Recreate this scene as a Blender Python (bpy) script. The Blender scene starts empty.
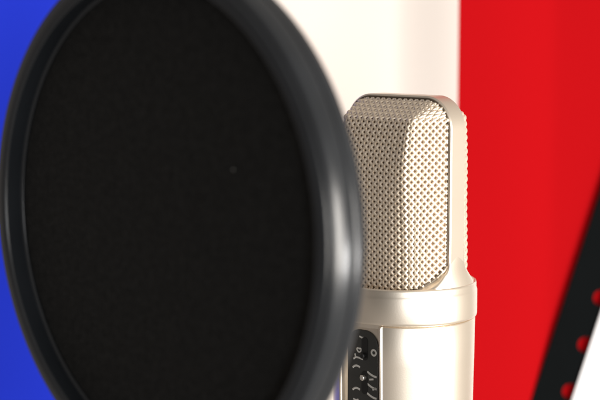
import bpy, math, random
from mathutils import Vector, Matrix
random.seed(7)
S = 0.001                       # all shapes below are written in millimetres
sc = bpy.context.scene
COL = sc.collection
R = math.radians

# ------------------------------------------------------------------ camera
cd = bpy.data.cameras.new('camera'); cam = bpy.data.objects.new('camera', cd); COL.objects.link(cam)
cd.sensor_width = 36; cd.lens = 98.4; cd.clip_start = 0.01; cd.clip_end = 50
cam.location = (0, 0, 0); cam.rotation_euler = (R(90 - 6.6), 0, 0)
cd.dof.use_dof = True; cd.dof.focus_distance = 0.606; cd.dof.aperture_fstop = 12.0
sc.camera = cam

# ------------------------------------------------------------------ world
w = bpy.data.worlds.new('World'); sc.world = w; w.use_nodes = True
nt = w.node_tree; bg = nt.nodes['Background']
tc = nt.nodes.new('ShaderNodeTexCoord'); sx = nt.nodes.new('ShaderNodeSeparateXYZ')
mr = nt.nodes.new('ShaderNodeMapRange'); cr = nt.nodes.new('ShaderNodeMix'); cr.data_type = 'RGBA'
nt.links.new(tc.outputs['Generated'], sx.inputs[0]); nt.links.new(sx.outputs['X'], mr.inputs['Value'])
mr.inputs['From Min'].default_value = -1; mr.inputs['From Max'].default_value = 1
nt.links.new(mr.outputs[0], cr.inputs['Factor'])
cr.inputs['A'].default_value = (0.30, 0.27, 0.25, 1); cr.inputs['B'].default_value = (0.97, 0.87, 0.76, 1)
nt.links.new(cr.outputs['Result'], bg.inputs['Color']); bg.inputs['Strength'].default_value = 0.66

# ------------------------------------------------------------------ lamps
def area(name, loc, target, size, sizey, power, color):
    l = bpy.data.lights.new(name, 'AREA'); l.shape = 'RECTANGLE'; l.size = size; l.size_y = sizey
    l.energy = power; l.color = color
    o = bpy.data.objects.new(name, l); COL.objects.link(o); o.location = loc
    o.rotation_euler = (Vector(target) - Vector(loc)).to_track_quat('-Z', 'Y').to_euler()
    return o
area('key_lamp', (1.15, -0.55, -0.12), (0.04, 0.62, -0.08), 0.55, 0.8, 33, (1, .95, .88))
area('added_front_lamp', (0.28, -1.35, -0.05), (0.0, 0.6, -0.1), 0.22, 0.42, 7, (.88, .94, 1))  # added lamp near the camera for a soft hoop highlight, no window there
area('spot_softbox', (1.22, -0.02, -0.33), (-0.0, 0.42, -0.065), 0.08, 0.22, 6.5, (1, .98, .96))
sc.view_settings.view_transform = 'Standard'; sc.view_settings.look = 'None'
sc.view_settings.exposure = 0.0; sc.view_settings.gamma = 1

# ------------------------------------------------------------------ materials
def mat(name, col, rough=.5, metal=0, coat=0, sheen=0, bump=None, vary=None, spec=.5, sub=0):
    m = bpy.data.materials.new(name); m.use_nodes = True; n = m.node_tree; b = n.nodes['Principled BSDF']
    b.inputs['Base Color'].default_value = (*col, 1); b.inputs['Roughness'].default_value = rough
    b.inputs['Metallic'].default_value = metal; b.inputs['Coat Weight'].default_value = coat
    b.inputs['Sheen Weight'].default_value = sheen; b.inputs['Specular IOR Level'].default_value = spec
    t = n.nodes.new('ShaderNodeTexCoord')
    if vary:                                    # (scale, amount, rough amount)
        no = n.nodes.new('ShaderNodeTexNoise'); no.inputs['Scale'].default_value = vary[0]; no.inputs['Detail'].default_value = 6
        n.links.new(t.outputs['Object'], no.inputs['Vector'])
        hs = n.nodes.new('ShaderNodeMix'); hs.data_type = 'RGBA'
        hs.inputs['A'].default_value = (*[c * (1 - vary[1]) for c in col], 1); hs.inputs['B'].default_value = (*[min(1, c * (1 + vary[1])) for c in col], 1)
        n.links.new(no.outputs['Fac'], hs.inputs['Factor']); n.links.new(hs.outputs['Result'], b.inputs['Base Color'])
        r = n.nodes.new('ShaderNodeMapRange'); r.inputs['To Min'].default_value = rough - vary[2]; r.inputs['To Max'].default_value = rough + vary[2]
        n.links.new(no.outputs['Fac'], r.inputs['Value']); n.links.new(r.outputs[0], b.inputs['Roughness'])
    if bump:                                    # (scale, strength, distance)
        no = n.nodes.new('ShaderNodeTexNoise'); no.inputs['Scale'].default_value = bump[0]; no.inputs['Detail'].default_value = 3
        n.links.new(t.outputs['Object'], no.inputs['Vector'])
        bp = n.nodes.new('ShaderNodeBump'); bp.inputs['Strength'].default_value = bump[1]; bp.inputs['Distance'].default_value = bump[2]
        n.links.new(no.outputs['Fac'], bp.inputs['Height']); n.links.new(bp.outputs[0], b.inputs['Normal'])
    return m
M_body = mat('satin_nickel', (.86, .77, .655), .40, .92, bump=(2500, .08, .0002), vary=(30, .02, .03))
M_wire = mat('nickel_wire', (.90, .785, .65), .54, .88, vary=(300, .12, .08))
M_liner = mat('inner_mesh', (.54, .41, .30), .6, .3, bump=(2600, .9, .0006), vary=(1800, .35, .1))
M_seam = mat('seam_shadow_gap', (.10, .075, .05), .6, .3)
M_panel = mat('panel_black', (.035, .035, .032), .45, 0, bump=(1800, .3, .0002), vary=(120, .2, .05))
M_slot = mat('slot_black', (.006, .006, .006), .5)
M_print = mat('printed_grey', (.62, .60, .56), .6)
M_lever = mat('switch_lever', (.80, .76, .70), .3, .9)
M_ring = mat('black_plastic', (.0145, .017, .0205), .25, 0, coat=0, bump=(700, .06, .0003), vary=(60, .25, .05))

def fabric_mat():
    m = bpy.data.materials.new('black_knit'); m.use_nodes = True; n = m.node_tree; b = n.nodes['Principled BSDF']
    b.inputs['Roughness'].default_value = .95; b.inputs['Specular IOR Level'].default_value = .15
    b.inputs['Sheen Weight'].default_value = .05
    t = n.nodes.new('ShaderNodeTexCoord')
    wv = n.nodes.new('ShaderNodeTexVoronoi'); wv.inputs['Scale'].default_value = 1300
    no = n.nodes.new('ShaderNodeTexNoise'); no.inputs['Scale'].default_value = 420; no.inputs['Detail'].default_value = 5
    n.links.new(t.outputs['Object'], wv.inputs['Vector']); n.links.new(t.outputs['Object'], no.inputs['Vector'])
    mul = n.nodes.new('ShaderNodeMath'); mul.operation = 'MULTIPLY'
    n.links.new(wv.outputs['Distance'], mul.inputs[0]); n.links.new(no.outputs['Fac'], mul.inputs[1])
    cr = n.nodes.new('ShaderNodeValToRGB'); cr.color_ramp.elements[0].color = (.003, .003, .0028, 1); cr.color_ramp.elements[1].color = (.017, .0165, .0155, 1)
    cr.color_ramp.elements[0].position = .05; cr.color_ramp.elements[1].position = .5
    n.links.new(mul.outputs[0], cr.inputs[0]); n.links.new(cr.outputs[0], b.inputs['Base Color'])
    bp = n.nodes.new('ShaderNodeBump'); bp.inputs['Strength'].default_value = .6; bp.inputs['Distance'].default_value = .0006
    n.links.new(mul.outputs[0], bp.inputs['Height']); n.links.new(bp.outputs[0], b.inputs['Normal'])
    return m
M_fabric = fabric_mat()

def cloth_mat(name, col, rough=.85):
    m = bpy.data.materials.new(name); m.use_nodes = True; n = m.node_tree; b = n.nodes['Principled BSDF']
    b.inputs['Roughness'].default_value = rough; b.inputs['Specular IOR Level'].default_value = .04
    b.inputs['Base Color'].default_value = (*col, 1)
    t = n.nodes.new('ShaderNodeTexCoord')
    wa = n.nodes.new('ShaderNodeTexWave'); wa.inputs['Scale'].default_value = 500; wa.bands_direction = 'Z'
    wb = n.nodes.new('ShaderNodeTexWave'); wb.inputs['Scale'].default_value = 500; wb.bands_direction = 'X'
    ad = n.nodes.new('ShaderNodeMath'); ad.operation = 'ADD'
    n.links.new(t.outputs['Object'], wa.inputs['Vector']); n.links.new(t.outputs['Object'], wb.inputs['Vector'])
    n.links.new(wa.outputs['Fac'], ad.inputs[0]); n.links.new(wb.outputs['Fac'], ad.inputs[1])
    bp = n.nodes.new('ShaderNodeBump'); bp.inputs['Strength'].default_value = .15; bp.inputs['Distance'].default_value = .0003
    n.links.new(ad.outputs[0], bp.inputs['Height']); n.links.new(bp.outputs[0], b.inputs['Normal'])
    return m
M_blue = cloth_mat('blue_cloth', (.019, .042, .64))
M_white = cloth_mat('white_cloth', (.85, .775, .725))
M_red = cloth_mat('red_cloth', (.43, .0032, .0058))
M_black = mat('black_card', (.0045, .0055, .006), .9, spec=.04, vary=(40, .2, .05))
M_card = mat('white_card', (.86, .87, .90), .6, vary=(30, .03, .05))
M_lint = mat('pale_lint', (.85, .85, .80), .9)

# ------------------------------------------------------------------ helpers
def obj(name, V, Fc, m, parent=None, smooth=True, sharp=None):
    me = bpy.data.meshes.new(name); me.from_pydata([(x * S, y * S, z * S) for x, y, z in V], [], Fc); me.validate(); me.update()
    o = bpy.data.objects.new(name, me); COL.objects.link(o); me.materials.append(m)
    for p in me.polygons: p.use_smooth = smooth
    if sharp and smooth:
        me.set_sharp_from_angle(angle=R(sharp))
    if parent: o.parent = parent
    return o
def empty(name, loc, rot, label, cat):
    o = bpy.data.objects.new(name, None); COL.objects.link(o); o.location = [c * S for c in loc]; o.rotation_euler = rot
    o.empty_display_size = .02; o['label'] = label; o['category'] = cat
    return o
def merge(*parts):
    V, Fc = [], []
    for v, f in parts:
        k = len(V); V += v; Fc += [[i + k for i in q] for q in f]
    return V, Fc
def lathe_y(prof, n=192):            # closed profile (r, y) about the local Y axis
    V, Fc = [], []; m = len(prof)
    for i in range(n):
        a = 2 * math.pi * i / n
        for r, y in prof: V.append((r * math.cos(a), y, r * math.sin(a)))
    for i in range(n):
        for j in range(m):
            a, b = i * m + j, i * m + (j + 1) % m; c, d = ((i + 1) % n) * m + (j + 1) % m, ((i + 1) % n) * m + j
            Fc.append([a, d, c, b])
    return V, Fc
def lathe_z(prof, n=160):            # open profile (r, z), top to bottom, about Z; ends with r = 0 close themselves
    V, Fc = [], []; m = len(prof)
    for i in range(n):
        a = 2 * math.pi * i / n
        for r, z in prof: V.append((r * math.cos(a), r * math.sin(a), z))
    for i in range(n):
        for j in range(m - 1):
            a, b = i * m + j, i * m + j + 1; c, d = ((i + 1) % n) * m + j + 1, ((i + 1) % n) * m + j
            Fc.append([a, b, c, d])
    return V, Fc
def prism(pts, y0, y1, bev=0):       # polygon in (x, z), extruded along Y from y0 (front) to y1 (back)
    cx = sum(p[0] for p in pts) / len(pts); cz = sum(p[1] for p in pts) / len(pts); n = len(pts)
    rings = [(y0, bev), (y0 + (bev if y1 > y0 else -bev), 0), (y1, 0)] if bev else [(y0, 0), (y1, 0)]
    V, Fc = [], []
    for y, s in rings:
        for i, (x, z) in enumerate(pts):
            if s:
                L = math.hypot(x - cx, z - cz) or 1; x, z = x - (x - cx) / L * s, z - (z - cz) / L * s
            V.append((x, y, z))
    for k in range(len(rings) - 1):
        for i in range(n):
            j = (i + 1) % n; Fc.append([k * n + i, k * n + j, (k + 1) * n + j, (k + 1) * n + i])
    Fc.append(list(range(n))[::-1]); Fc.append([(len(rings) - 1) * n + i for i in range(n)])
    return V, Fc
def tube(path, rad, n=7, closed=False, up=None):
    V, Fc = [], []; m = len(path); P = [Vector(p) for p in path]
    for i in range(m):
        if closed: t = P[(i + 1) % m] - P[i - 1]
        else: t = P[min(i + 1, m - 1)] - P[max(i - 1, 0)]
        t.normalize(); u = Vector(up or (0, -1, 0)); u = (u - t * u.dot(t))
        if u.length < 1e-4: u = t.orthogonal()
        u.normalize(); v = t.cross(u)
        for k in range(n):
            a = 2 * math.pi * k / n; q = P[i] + (u * math.cos(a) + v * math.sin(a)) * rad; V.append(tuple(q))
    for i in range(m if closed else m - 1):
        for k in range(n):
            j = (i + 1) % m; Fc.append([i * n + k, i * n + (k + 1) % n, j * n + (k + 1) % n, j * n + k])
    if not closed:
        Fc.append(list(range(n))); Fc.append([(m - 1) * n + k for k in range(n)][::-1])
    return V, Fc

# ------------------------------------------------------------------ flag behind
FY = 862.0
PX = FY / 1640 * 1.004             # mm per photograph pixel at that distance
def fx(px): return (px - 300) * PX
def fold(x, z):
    b = fx(456)
    d = 0.0
    t = (x - fx(396)) / (b - fx(396))            # a soft fold just left of the red stripe, its face turned from the light
    if t > 0:
        s = min(1, t); d -= 8.5 * (.5 * s + .5 * s * s * (3 - 2 * s))
        if t > 1: d += 8.5 * min(1, (t - 1) / 1.6) ** 1.0
    d += .8 * math.sin(x / 23 + .4 * math.sin(z / 90)) + .3 * math.sin(x / 9.5 + z / 150)
    return FY + d
flag = empty('tricolour_flag', (fx(268), FY, -330), (0, 0, 0), 'large blurred cloth flag with blue, white and red upright stripes behind the microphone', 'flag')
def stripe(name, x0, x1, m, lab):
    V, Fc = [], []; nx, nz = 70, 30; z0, z1 = -330.0, 130.0; bx = flag.location
    for th in (0, .6):
        for i in range(nx + 1):
            for j in range(nz + 1):
                x = x0 + (x1 - x0) * i / nx; z = z0 + (z1 - z0) * j / nz
                V.append((x - bx.x / S, fold(x, z) + th - bx.y / S, z - bx.z / S))
    K = (nx + 1) * (nz + 1); g = lambda i, j: i * (nz + 1) + j
    for i in range(nx):
        for j in range(nz):
            Fc.append([g(i, j), g(i + 1, j), g(i + 1, j + 1), g(i, j + 1)]); Fc.append([K + g(i, j), K + g(i, j + 1), K + g(i + 1, j + 1), K + g(i + 1, j)])
    for i in range(nx):
        for j in (0, nz): Fc.append([g(i, j), K + g(i, j), K + g(i + 1, j), g(i + 1, j)])
    for j in range(nz):
        for i in (0, nx): Fc.append([g(i, j), g(i, j + 1), K + g(i, j + 1), K + g(i, j)])
    o = obj(name, V, Fc, m, flag, sharp=40); o['label'] = lab
stripe('stripe', fx(-302), fx(66), M_blue, 'blue stripe')
stripe('stripe', fx(66), fx(455.5), M_white, 'white stripe')
stripe('stripe', fx(455.5), fx(838), M_red, 'red stripe')

# ------------------------------------------------------------------ punched black strip and white card, lower right
SY = 858.6; SP = SY / 1640 * 1.004
def scr(px, py, y=SY):             # place on the upright plane y
    a = R(6.6) + math.atan((py - 200) / 1640)
    z = -y * math.tan(a); d = y * math.cos(R(6.6)) - z * math.sin(R(6.6))
    return (px - 300) / 1640 * d, z
bx0, bz0 = scr(532, 400); bx1, bz1 = scr(600, 193)
dv = Vector((bx1 - bx0, bz1 - bz0)).normalized(); nv = Vector((dv.y, -dv.x))       # along the strip, across it to the right
org = Vector((bx0, bz0)) - dv * 70
def onstrip(u, v):
    p = org + dv * u + nv * v; return p.x, p.y
hx, hz = scr(586, 345); hp = Vector((hx, hz)) - org; hu, hv = hp.dot(dv), hp.dot(nv)
pitch = 50.5 * SP; hr = 8.2 * SP; LEN = 330.0; VW = hv + hr + 6
V, Fc = [], []
holes = [hu + k * pitch for k in range(-12, 14) if 12 < hu + k * pitch < LEN - 12]
N = 40
def addv(u, v, y):
    x, z = onstrip(u, v); V.append((x, y, z)); return len(V) - 1
TH = 1.2
cuts = [0] + [(holes[i] + holes[i + 1]) / 2 for i in range(len(holes) - 1)] + [LEN]
for i, h in enumerate(holes):       # each cell: square boundary bridged to its hole, with the hole's wall
    u0, u1 = cuts[i], cuts[i + 1]; outer, inner = [], []
    for k in range(N):
        a = 2 * math.pi * k / N; c, s = math.cos(a), math.sin(a)
        t = 1e9
        if c > 1e-6: t = min(t, (u1 - h) / c)
        if c < -1e-6: t = min(t, (u0 - h) / c)
        if s > 1e-6: t = min(t, (VW - hv) / s)
        if s < -1e-6: t = min(t, (0 - hv) / s)
        outer.append((h + c * t, hv + s * t)); inner.append((h + c * hr, hv + s * hr))
    # snap the four corners
    for (cu, cv) in ((u0, 0), (u1, 0), (u0, VW), (u1, VW)):
        k = min(range(N), key=lambda q: (outer[q][0] - cu) ** 2 + (outer[q][1] - cv) ** 2); outer[k] = (cu, cv)
    of = [addv(u, v, 0) for u, v in outer]; inf = [addv(u, v, 0) for u, v in inner]
    ob = [addv(u, v, TH) for u, v in outer]; inb = [addv(u, v, TH) for u, v in inner]
    for k in range(N):
        j = (k + 1) % N
        Fc += [[of[k], of[j], inf[j], inf[k]], [ob[k], inb[k], inb[j], ob[j]], [inf[k], inf[j], inb[j], inb[k]]]
        e = lambda p, q: abs(p - q) < 1e-3
        if (outer[k][1] < 1e-3 and outer[j][1] < 1e-3) or (e(outer[k][1], VW) and e(outer[j][1], VW)) or (e(outer[k][0], 0) and e(outer[j][0], 0)) or (e(outer[k][0], LEN) and e(outer[j][0], LEN)):
            Fc.append([of[k], ob[k], ob[j], of[j]])
ox, oz = onstrip(0, VW / 2)
strip = obj('punched_strip', [(x - ox, y, z - oz) for x, y, z in V], Fc, M_black, smooth=False)
strip.location = (ox * S, SY * S, oz * S)
strip['label'] = 'leaning black strip punched with a row of round holes showing the red cloth'; strip['category'] = 'strip'
ex, ez = scr(590.5, 345, SY - 2); ev = (Vector((ex, ez)) - org).dot(nv)
cw = 120.0
pts = [onstrip(u, v) for u, v in ((-2, ev), (-2, ev + cw), (LEN + 2, ev + cw), (LEN + 2, ev))]
cx0 = sum(p[0] for p in pts) / 4; cz0 = min(p[1] for p in pts)
v_, f_ = prism([(x - cx0, z - cz0) for x, z in pts], -1.4, 0, .3)
card = obj('white_card', v_, f_, M_card, smooth=False); card.location = (cx0 * S, (SY - .1) * S, cz0 * S)
card['label'] = 'plain white card overlapping the holes of the black strip at the lower right edge'; card['category'] = 'card'

# ------------------------------------------------------------------ microphone
MX, MY = 39.3, 614.0
BASE = -250.0
mic = empty('studio_microphone', (MX, MY, BASE), (0, 0, R(-43)), 'champagne nickel studio microphone with woven mesh head behind the round pop filter', 'microphone')
def Z(z): return z - BASE
ZG = -114.8                        # groove under the collar
# --- body: round tube with a channel down its front (local -Y)
def body_section(Rr):
    pts = []; hw = 9.2; a0 = math.asin((hw + 1.3) / Rr); n = 150
    for k in range(n + 1):         # round part, from the channel's right side all the way round
        a = a0 + (2 * math.pi - 2 * a0) * k / n
        pts.append((Rr * math.sin(a), -Rr * math.cos(a)))
    yb = -math.sqrt(Rr * Rr - (hw + 1.3) ** 2)
    def bead(sx):                  # small rounded rail on each side of the channel
        q = []
        for k in range(1, 9):
            a = math.pi * k / 9; q.append((sx * (hw + .65 + .65 * math.cos(a)), yb - .75 * math.sin(a)))
        return q
    L = bead(-1); fl = yb + 1.9
    pts += L + [(-hw, yb + .2), (-hw, fl), (hw, fl), (hw, yb + .2)] + bead(1)[::-1]
    return pts
V, Fc = [], []
levels = [(ZG + .05, -.45), (ZG - .15, -.15), (ZG - .5, 0), (-130, -.2), (-150, -.55), (-180, -.7), (-215, -.8), (-243, -1.2), (-248, -3), (-249, -5)]
for z, dr in levels: V += [(x, y, Z(z)) for x, y in body_section(27.1 + dr)]
m = len(body_section(27.1))
for i in range(len(levels) - 1):
    for k in range(m):
        j = (k + 1) % m; Fc.append([i * m + k, (i + 1) * m + k, (i + 1) * m + j, i * m + j])
Fc.append(list(range(m))); Fc.append([(len(levels) - 1) * m + k for k in range(m)][::-1])
obj('body', V, Fc, M_body, mic, sharp=35)
# --- collar
prof = [(0, -102.8), (20, -102.7), (25.0, -101.7), (26.3, -101.0), (26.9, -100.9), (27.3, -101.2), (27.45, -101.9), (27.45, -103.4), (27.6, -103.9), (27.75, -104.6),
        (27.75, -113.2), (27.65, -113.9), (27.4, -114.25), (27.0, -114.35), (25.9, -114.4), (25.8, -115.9), (0, -115.9)]
v_, f_ = lathe_z([(r, Z(z)) for r, z in prof]); obj('collar', v_, f_, M_body, mic, sharp=50)
# --- head frame: outline in (w, z)
TOPZ, BOTZ, HW = -31.2, -103.0, 25.4
def arc(cx, cz, r, a0, a1, n): return [(cx + r * math.cos(R(a0 + (a1 - a0) * k / n)), cz + r * math.sin(R(a0 + (a1 - a0) * k / n))) for k in range(n + 1)]
def rrect(hw, top, bot, rt, rb, n=14):
    return (arc(hw - rt, top - rt, rt, 0, 90, n) + arc(-hw + rt, top - rt, rt, 90, 180, n) + arc(-hw + rb, bot + rb, rb, 180, 270, n) + arc(hw - rb, bot + rb, rb, 270, 360, n))
outer = rrect(HW, TOPZ, BOTZ + 1, 12, .5)
OW, OT, OB, ORT, ORB = 24.2, TOPZ - 1.3, -102.4, 10.7, 12.0          # mesh opening
inner = rrect(OW, OT, OB, ORT, ORB)
n = len(outer); FD = 4.2
V, Fc = [], []
def flare(x, z):                   # the foot of the frame widens a little into the collar
    t = max(0, min(1, (-95.5 - z) / 6)); return x * (1 - .0 * t)
rings = [(inner, -FD + 2.4, 0), (inner, -FD + .35, 0), (inner, -FD, .3), (outer, -FD, -.5), (outer, -FD + .5, 0), (outer, FD - .5, 0), (outer, FD, -.5), (inner, FD, .3), (inner, FD - .35, 0), (inner, FD - 2.4, 0)]
def off(pts, i, s):
    a, b = Vector(pts[i - 1]), Vector(pts[(i + 1) % len(pts)]); t = (b - a)
    if t.length < 1e-6: return pts[i]
    t.normalize(); nn = Vector((t.y, -t.x)); return (pts[i][0] + nn.x * s, pts[i][1] + nn.y * s)
for pts, y, s in rings:
    for i in range(n):
        x, z = off(pts, i, s) if s else pts[i]
        V.append((x, y, Z(z)))
for k in range(len(rings)):
    k2 = (k + 1) % len(rings)
    for i in range(n):
        j = (i + 1) % n; Fc.append([k * n + i, k * n + j, k2 * n + j, k2 * n + i])
obj('head_frame', V, Fc, M_body, mic, sharp=35)
# --- grille surface
def sdf_in(x, z):                  # distance inside the top/side outline of the opening
    top = OT; r = ORT; ax = abs(x)
    dxs = OW - ax; dzt = top - z
    if dxs < r and dzt < r: return r - math.hypot(r - dxs, r - dzt)
    return min(dxs, dzt)
def sdf_bot(x, z):
    r = ORB; ax = abs(x); dxs = OW - ax; dzb = z - OB
    if dxs < r and dzb < r: return r - math.hypot(r - dxs, r - dzb)
    return 1e3 if dzb > r else dzb if dxs >= r else min(dxs, dzb)
def smin(a, b, k):
    h = max(0, min(1, .5 + .5 * (b - a) / k)); return b * (1 - h) + a * h - k * h * (1 - h)
BUL = 15.3
def bulge(x, z):
    s = sdf_in(x, z); ax = abs(x)
    dt = OT - z
    lean = max(0, min(1, (-36 - z) / 30)); lean = lean * (2 - lean); side = (OW - ax) / (7.4 + 2.0 * lean); top = dt / 6.8
    r = min(OW - ax, dt)
    base = smin(smin(side, top, .10), 1.0, .16)
    corner = s / 6.0
    trap = max(0, smin(base, max(corner, 0), .12)) * (.72 + .28 * lean)
    arcv = max(0, 1 - (ax / OW) ** 4.2)
    arcv = min(arcv, max(0, s / 3.0 if dt < 12 else 1))
    k = max(0, min(1, (-52 - z) / 42)); k = k * k * (3 - 2 * k)
    v = trap * (1 - k) + arcv * k
    sb = sdf_bot(x, z)
    return BUL * v
def inside(x, z): return sdf_in(x, z) > -.25 and sdf_bot(x, z) > -.25 and abs(x) < OW + .25
def gnorm(x, z):
    e = .4; return Vector((-(bulge(x + e, z) - bulge(x - e, z)) / (2 * e), 1, -(bulge(x, z + e) - bulge(x, z - e)) / (2 * e)))
def table(fn, a, b, n=400):        # arc length along one section, so the mesh is bent and not stretched
    T = [(a, 0.0)]; L = 0.0
    for i in range(1, n + 1):
        p, q = a + (b - a) * (i - 1) / n, a + (b - a) * i / n
        L += math.hypot(q - p, fn(q) - fn(p)); T.append((q, L))
    return T
def look(T, s_):
    if s_ <= 0: return T[0][0] + (s_ if T[1][0] > T[0][0] else -s_)
    lo, hi = 0, len(T) - 1
    if s_ >= T[hi][1]: return T[hi][0] + (s_ - T[hi][1]) * (1 if T[1][0] > T[0][0] else -1)
    while hi - lo > 1:
        m_ = (lo + hi) // 2
        if T[m_][1] <= s_: lo = m_
        else: hi = m_
    f = (s_ - T[lo][1]) / max(1e-9, T[hi][1] - T[lo][1]); return T[lo][0] + (T[hi][0] - T[lo][0]) * f
TXH = table(lambda x: bulge(x, -58), 0, OW)
TZD = table(lambda z: bulge(0, z), OT, OB)
def xmap(u): return math.copysign(look(TXH, abs(u)), u)
VL = TZD[-1][1] + 4
def zmap(v): return look(TZD, v)
PIT = 1.88; WR = .60; AMP = .20; FB = 3.6
def weave():
    parts = []
    q = math.sqrt(.5)
    for fam in (1, -1):
        for k in range(-70, 71):
            c = (k + .5) * PIT; cur = []; t = -90.0
            while t <= 90:
                u = -q * fam * c + q * t; v = VL / 2 - (q * c + q * fam * t)
                x = xmap(u); z = zmap(v)
                if inside(x, z):
                    g = gnorm(x, z); g.normalize()
                    ph = math.cos(math.pi * (t / PIT - .5)) * (1 if k % 2 else -1) * fam
                    o = AMP * ph
                    cur.append((x + g.x * o, -(FB + bulge(x, z) + g.y * o), Z(z + g.z * o)))
                else:
                    if len(cur) > 2: parts.append(tube(cur, WR, 7))
                    cur = []
                t += PIT / 5
            if len(cur) > 2: parts.append(tube(cur, WR, 7))
    return merge(*parts)
# foot that widens the frame into the round collar, beside the mesh opening
def sstep(t): t = max(0, min(1, t)); return t * t * (3 - 2 * t)
def half_open(z):                  # half width of the opening at this height
    e = z - OB
    if e <= 0: return 0.0
    return OW if e >= ORB else OW - ORB + math.sqrt(max(0, ORB ** 2 - (ORB - e) ** 2))
def foot_r(z): return HW - .04 + (27.1 - HW) * sstep((-89 - z) / 12.5)
def skin(x, z):
    xb, Rr = half_open(z), foot_r(z); yc = math.sqrt(max(0, Rr * Rr - x * x))
    m0 = FB + bulge(min(x, OW), z) + .25; d = m0 - FD; base = FD + .04 + .5 * (d + math.sqrt(d * d + .5)) * sstep((-84.5 - z) / 6)
    T = sstep((-88 - z) / 13); g = sstep((x - xb) / max(3.0, (Rr - xb) * .8))
    return base + T * g * (max(yc, base) - base), yc
V, Fc = [], []; NR, NS = 110, 26
for sx in (-1, 1):
    k0 = len(V)
    for k in range(NR + 1):
        z = -84.0 - 18.35 * k / NR; xb, Rr = half_open(z), foot_r(z); row = []
        for i in range(NS + 1):
            x = xb + (Rr - xb) * math.sin(math.pi / 2 * i / NS); v, yc = skin(x, z); row.append((x, min(v, yc)))
        row = [(row[0][0] + .05, max(.5, row[0][1] - 3.2))] + row
        # carry the last point round the side
        V += [(sx * x, -y, Z(z)) for x, y in row] + [(sx * x, y, Z(z)) for x, y in row[::-1]]
    Mr = 2 * (NS + 2)
    for k in range(NR):
        for i in range(Mr - 1):
            q = [k0 + k * Mr + i, k0 + (k + 1) * Mr + i, k0 + (k + 1) * Mr + i + 1, k0 + k * Mr + i + 1]; Fc.append(q if sx > 0 else q[::-1])
obj('frame_foot', V, Fc, M_body, mic, sharp=60)

gv, gf = weave()
front = obj('grille', gv, gf, M_wire, mic)
front['label'] = 'woven wire mesh facing the pop filter'
V, Fc, idx = [], [], {}
nx, nz = 90, 120
for i in range(nx + 1):
    for j in range(nz + 1):
        x = -OW + 2 * OW * i / nx; z = OB + (OT - OB) * j / nz
        if inside(x, z):
            idx[i, j] = len(V); V.append((x, -(FB - .75 + bulge(x, z) * .98), Z(z)))
for (i, j) in list(idx):
    q = [(i, j), (i + 1, j), (i + 1, j + 1), (i, j + 1)]
    if all(p in idx for p in q): Fc.append([idx[p] for p in q])
lin = obj('inner_mesh', V, Fc, M_liner, front)
sd = lin.modifiers.new('thick', 'SOLIDIFY'); sd.thickness = .0005
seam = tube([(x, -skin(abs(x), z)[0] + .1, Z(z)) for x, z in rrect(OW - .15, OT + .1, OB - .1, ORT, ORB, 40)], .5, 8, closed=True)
shade_line = obj('shadow_seam', *seam, M_seam, front)  # dark tube painting in the shaded gap between mesh and frame
back = front.copy(); COL.objects.link(back); back.rotation_euler = (0, 0, math.pi); back['label'] = 'woven wire mesh on the far side'
for ch in (lin, shade_line):
    c = ch.copy(); COL.objects.link(c); c.parent = back

# --- switch panel in the channel
FLY = -(math.sqrt(27.0 ** 2 - 10.5 ** 2) - 1.9)                 # channel floor at its top
pt, pb, pw, pr = -117.4, -205.0, 7.3, 6.0
pl = arc(pw - pr, pt - pr, pr, 0, 90, 10) + arc(-pw + pr, pt - pr, pr, 90, 180, 10) + [(-pw, pb), (pw, pb)]
v_, f_ = prism([(x, Z(z)) for x, z in pl], FLY - .75, FLY + .8, .15)
panel = obj('switch_panel', v_, f_, M_panel, mic, smooth=False)
PY = FLY - .75
def pz(py): return -594.5 * math.tan(R(6.6) + math.atan((py - 200) / 1640))
def pw_(px): return (px - 356.2) / 1.98
for k, (yc, lev) in enumerate(((349.5, -2.6), (383.5, 1.9), (417, 0))):
    zc = pz(yc); o = arc(0, 2.9, 1.5, 0, 180, 8) + arc(0, -2.9, 1.5, 180, 360, 8)
    xs = pw_(358.5)
    v_, f_ = prism([(xs + x, Z(zc + z)) for x, z in o], PY - .12, PY + .5)
    s = obj('switch_slot', v_, f_, M_slot, panel, smooth=False)
    L = [(xs + x - .35, Z(zc + lev + z)) for x, z in arc(0, 0, 1.05, 0, 342, 19)]
    v_, f_ = prism(L, PY - 1.5, PY + .2, .25); obj('switch_lever', v_, f_, M_lever if k else M_slot, s, sharp=40)
def stroke(pts, r=.24, closed=False):
    for _ in range(0 if closed else 2):        # round the corners of a printed line
        q = [pts[0]]
        for (a, b), (c, d) in zip(pts, pts[1:]): q += [(a * .75 + c * .25, b * .75 + d * .25), (a * .25 + c * .75, b * .25 + d * .75)]
        pts = q + [pts[-1]]
    r = r * 1.35
    return tube([(pw_(x), PY - .05, Z(pz(y))) for x, y in pts], r, 5, closed)
def circ_px(cx, cy, r, a0=0, a1=360, n=16, ey=1.25):
    return [(cx + r * math.cos(R(a0 + (a1 - a0) * k / n)), cy - ey * r * math.sin(R(a0 + (a1 - a0) * k / n))) for k in range(n + (0 if a1 - a0 == 360 else 1))]
marks = []
marks.append(stroke(circ_px(367, 352, 2.2), .30, True))                                 # round pick-up pattern
marks.append(stroke([(353.2, 338), (355.5, 339), (357.6, 338.6)], .26))
marks.append(stroke([(352.6, 350.6), (351.6, 349.8), (350.6, 351), (351.2, 352.8), (353, 354.2), (354.8, 352.6), (355, 350.8), (354, 349.8), (352.9, 350.6)], .24))
marks.append(stroke([(347.5, 361.5), (349.8, 359.4), (348.8, 356.2)], .28)); marks.append(stroke([(349.8, 359.4), (353, 359.6), (357, 360.6)], .28))
for cy in (368.5, 391):
    marks.append(stroke([(346.8, cy + 2), (348.4, cy), (351, cy - .8), (354, cy + .6)], .30))
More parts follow.
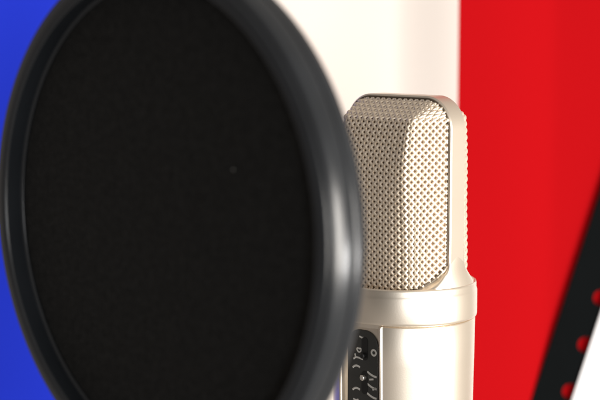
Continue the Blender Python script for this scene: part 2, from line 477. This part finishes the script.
for y in (372, 384, 393.5):                                                         # roll-off curves
    marks.append(stroke([(361, y), (364, y + 2.2), (367.5, y + 3.6), (370, y + 3.8)], .32))
marks.append(stroke([(363, 379.5), (367, 378.5)], .26)); marks.append(stroke([(366, 389), (369.5, 387)], .3))
for y in (402, 408, 415, 422, 428):
    marks.append(stroke([(347.5, y), (350, y + .8), (352.5, y - .4)], .26)); marks.append(stroke([(363.5, y), (367, y + .5)], .26))
sv, sf = merge(*marks); sv = [(x, max(y, PY - .04), z) for x, y, z in sv]
sy = obj('printed_symbols', sv, sf, M_print, panel)

# ------------------------------------------------------------------ pop filter
pf = empty('pop_filter', (-44.9, 465.1, -60.6 - 77), (0, 0, R(-46)), 'round pop filter with black plastic hoop and black stretched fabric before the microphone', 'pop filter')
def shift(v): return [(x, y, z + 76) for x, y, z in v]
def bev(r, cr, cy, a0, a1, n): return [(cr + r * math.cos(R(a0 + (a1 - a0) * k / n)), cy + r * math.sin(R(a0 + (a1 - a0) * k / n))) for k in range(n + 1)]
# front is local -Y; y grows towards the back
p1 = [(69.4, 7.2), (68.5, 7.2)] + bev(.45, 68.55, 6.55, 130, 260, 6) + [(68.8, 5.9), (68.8, 1.2)] + bev(.9, 69.7, .9, 180, 262, 6) + [(70.6, .05), (73.0, .25), (73.3, .45), (73.4, .9), (73.7, 1.0)] + bev(1.3, 73.9, 2.3, 275, 335, 7) + [(75.35, 2.6), (75.6, 3.5), (75.85, 4.6), (76.0, 5.8), (76.05, 6.6), (75.9, 7.0), (75.4, 7.2), (75.4, 7.4)]
v_, f_ = lathe_y(p1, 256); obj('front_hoop', shift(v_), f_, M_ring, pf, sharp=45)
p2 = [(70.9, 8.1), (69.6, 8.1), (69.3, 8.4), (69.3, 11.0), (70.2, 12.4), (74.4, 12.4)] + bev(1.4, 74.5, 11.0, 90, 5, 6) + [(76.0, 10.0), (76.05, 7.9), (75.85, 7.6), (75.5, 7.5), (75.5, 7.45), (70.9, 7.45)]
v_, f_ = lathe_y(p2[::-1], 256); obj('rear_hoop', shift(v_), f_, M_ring, pf, sharp=45)
V, Fc = [], []; rn, an = 40, 192
for s, y0 in ((0, 7.4), (1, 8.0)):
    for i in range(rn + 1):
        r = 71.5 * i / rn
        for k in range(an):
            a = 2 * math.pi * k / an; V.append((r * math.cos(a), y0 , 76 + r * math.sin(a)))
K = (rn + 1) * an
for i in range(rn):
    for k in range(an):
        j = (k + 1) % an; a, b, c, d = i * an + k, i * an + j, (i + 1) * an + j, (i + 1) * an + k
        Fc += ([[a, b, c, d]] if i else [[a, c, d]]); Fc += ([[K + d, K + c, K + b, K + a]] if i else [[K + a, K + d, K + c]])
obj('fabric', V, Fc, M_fabric, pf)

pf.scale = (1.013,) * 3
# speck of lint stuck to the fabric
lv, lf = tube([(-.3, 0, 0), (-.1, -.15, .1), (.1, -.1, .1), (.3, 0, .2)], .19, 6)
lint = obj('lint_speck', lv, lf, M_lint)
th = R(-46)
def on_fabric(px, py):             # where that spot of the fabric is
    n = Vector((math.sin(th), -math.cos(th), 0)); c = Vector((-44.3, 465.1, -60.6)) - n * 7.3
    P = R(6.6); d = Vector((0, math.cos(P), -math.sin(P))) + Vector((1, 0, 0)) * ((px - 300) / 1640) + Vector((0, math.sin(P), math.cos(P))) * ((200 - py) / 1640)
    return d * (c.dot(n) / d.dot(n))
lint.location = on_fabric(234, 170) * S; lint.rotation_euler = (0, 0, th)
lint['label'] = 'tiny pale speck of lint on the black fabric of the pop filter'; lint['category'] = 'lint'
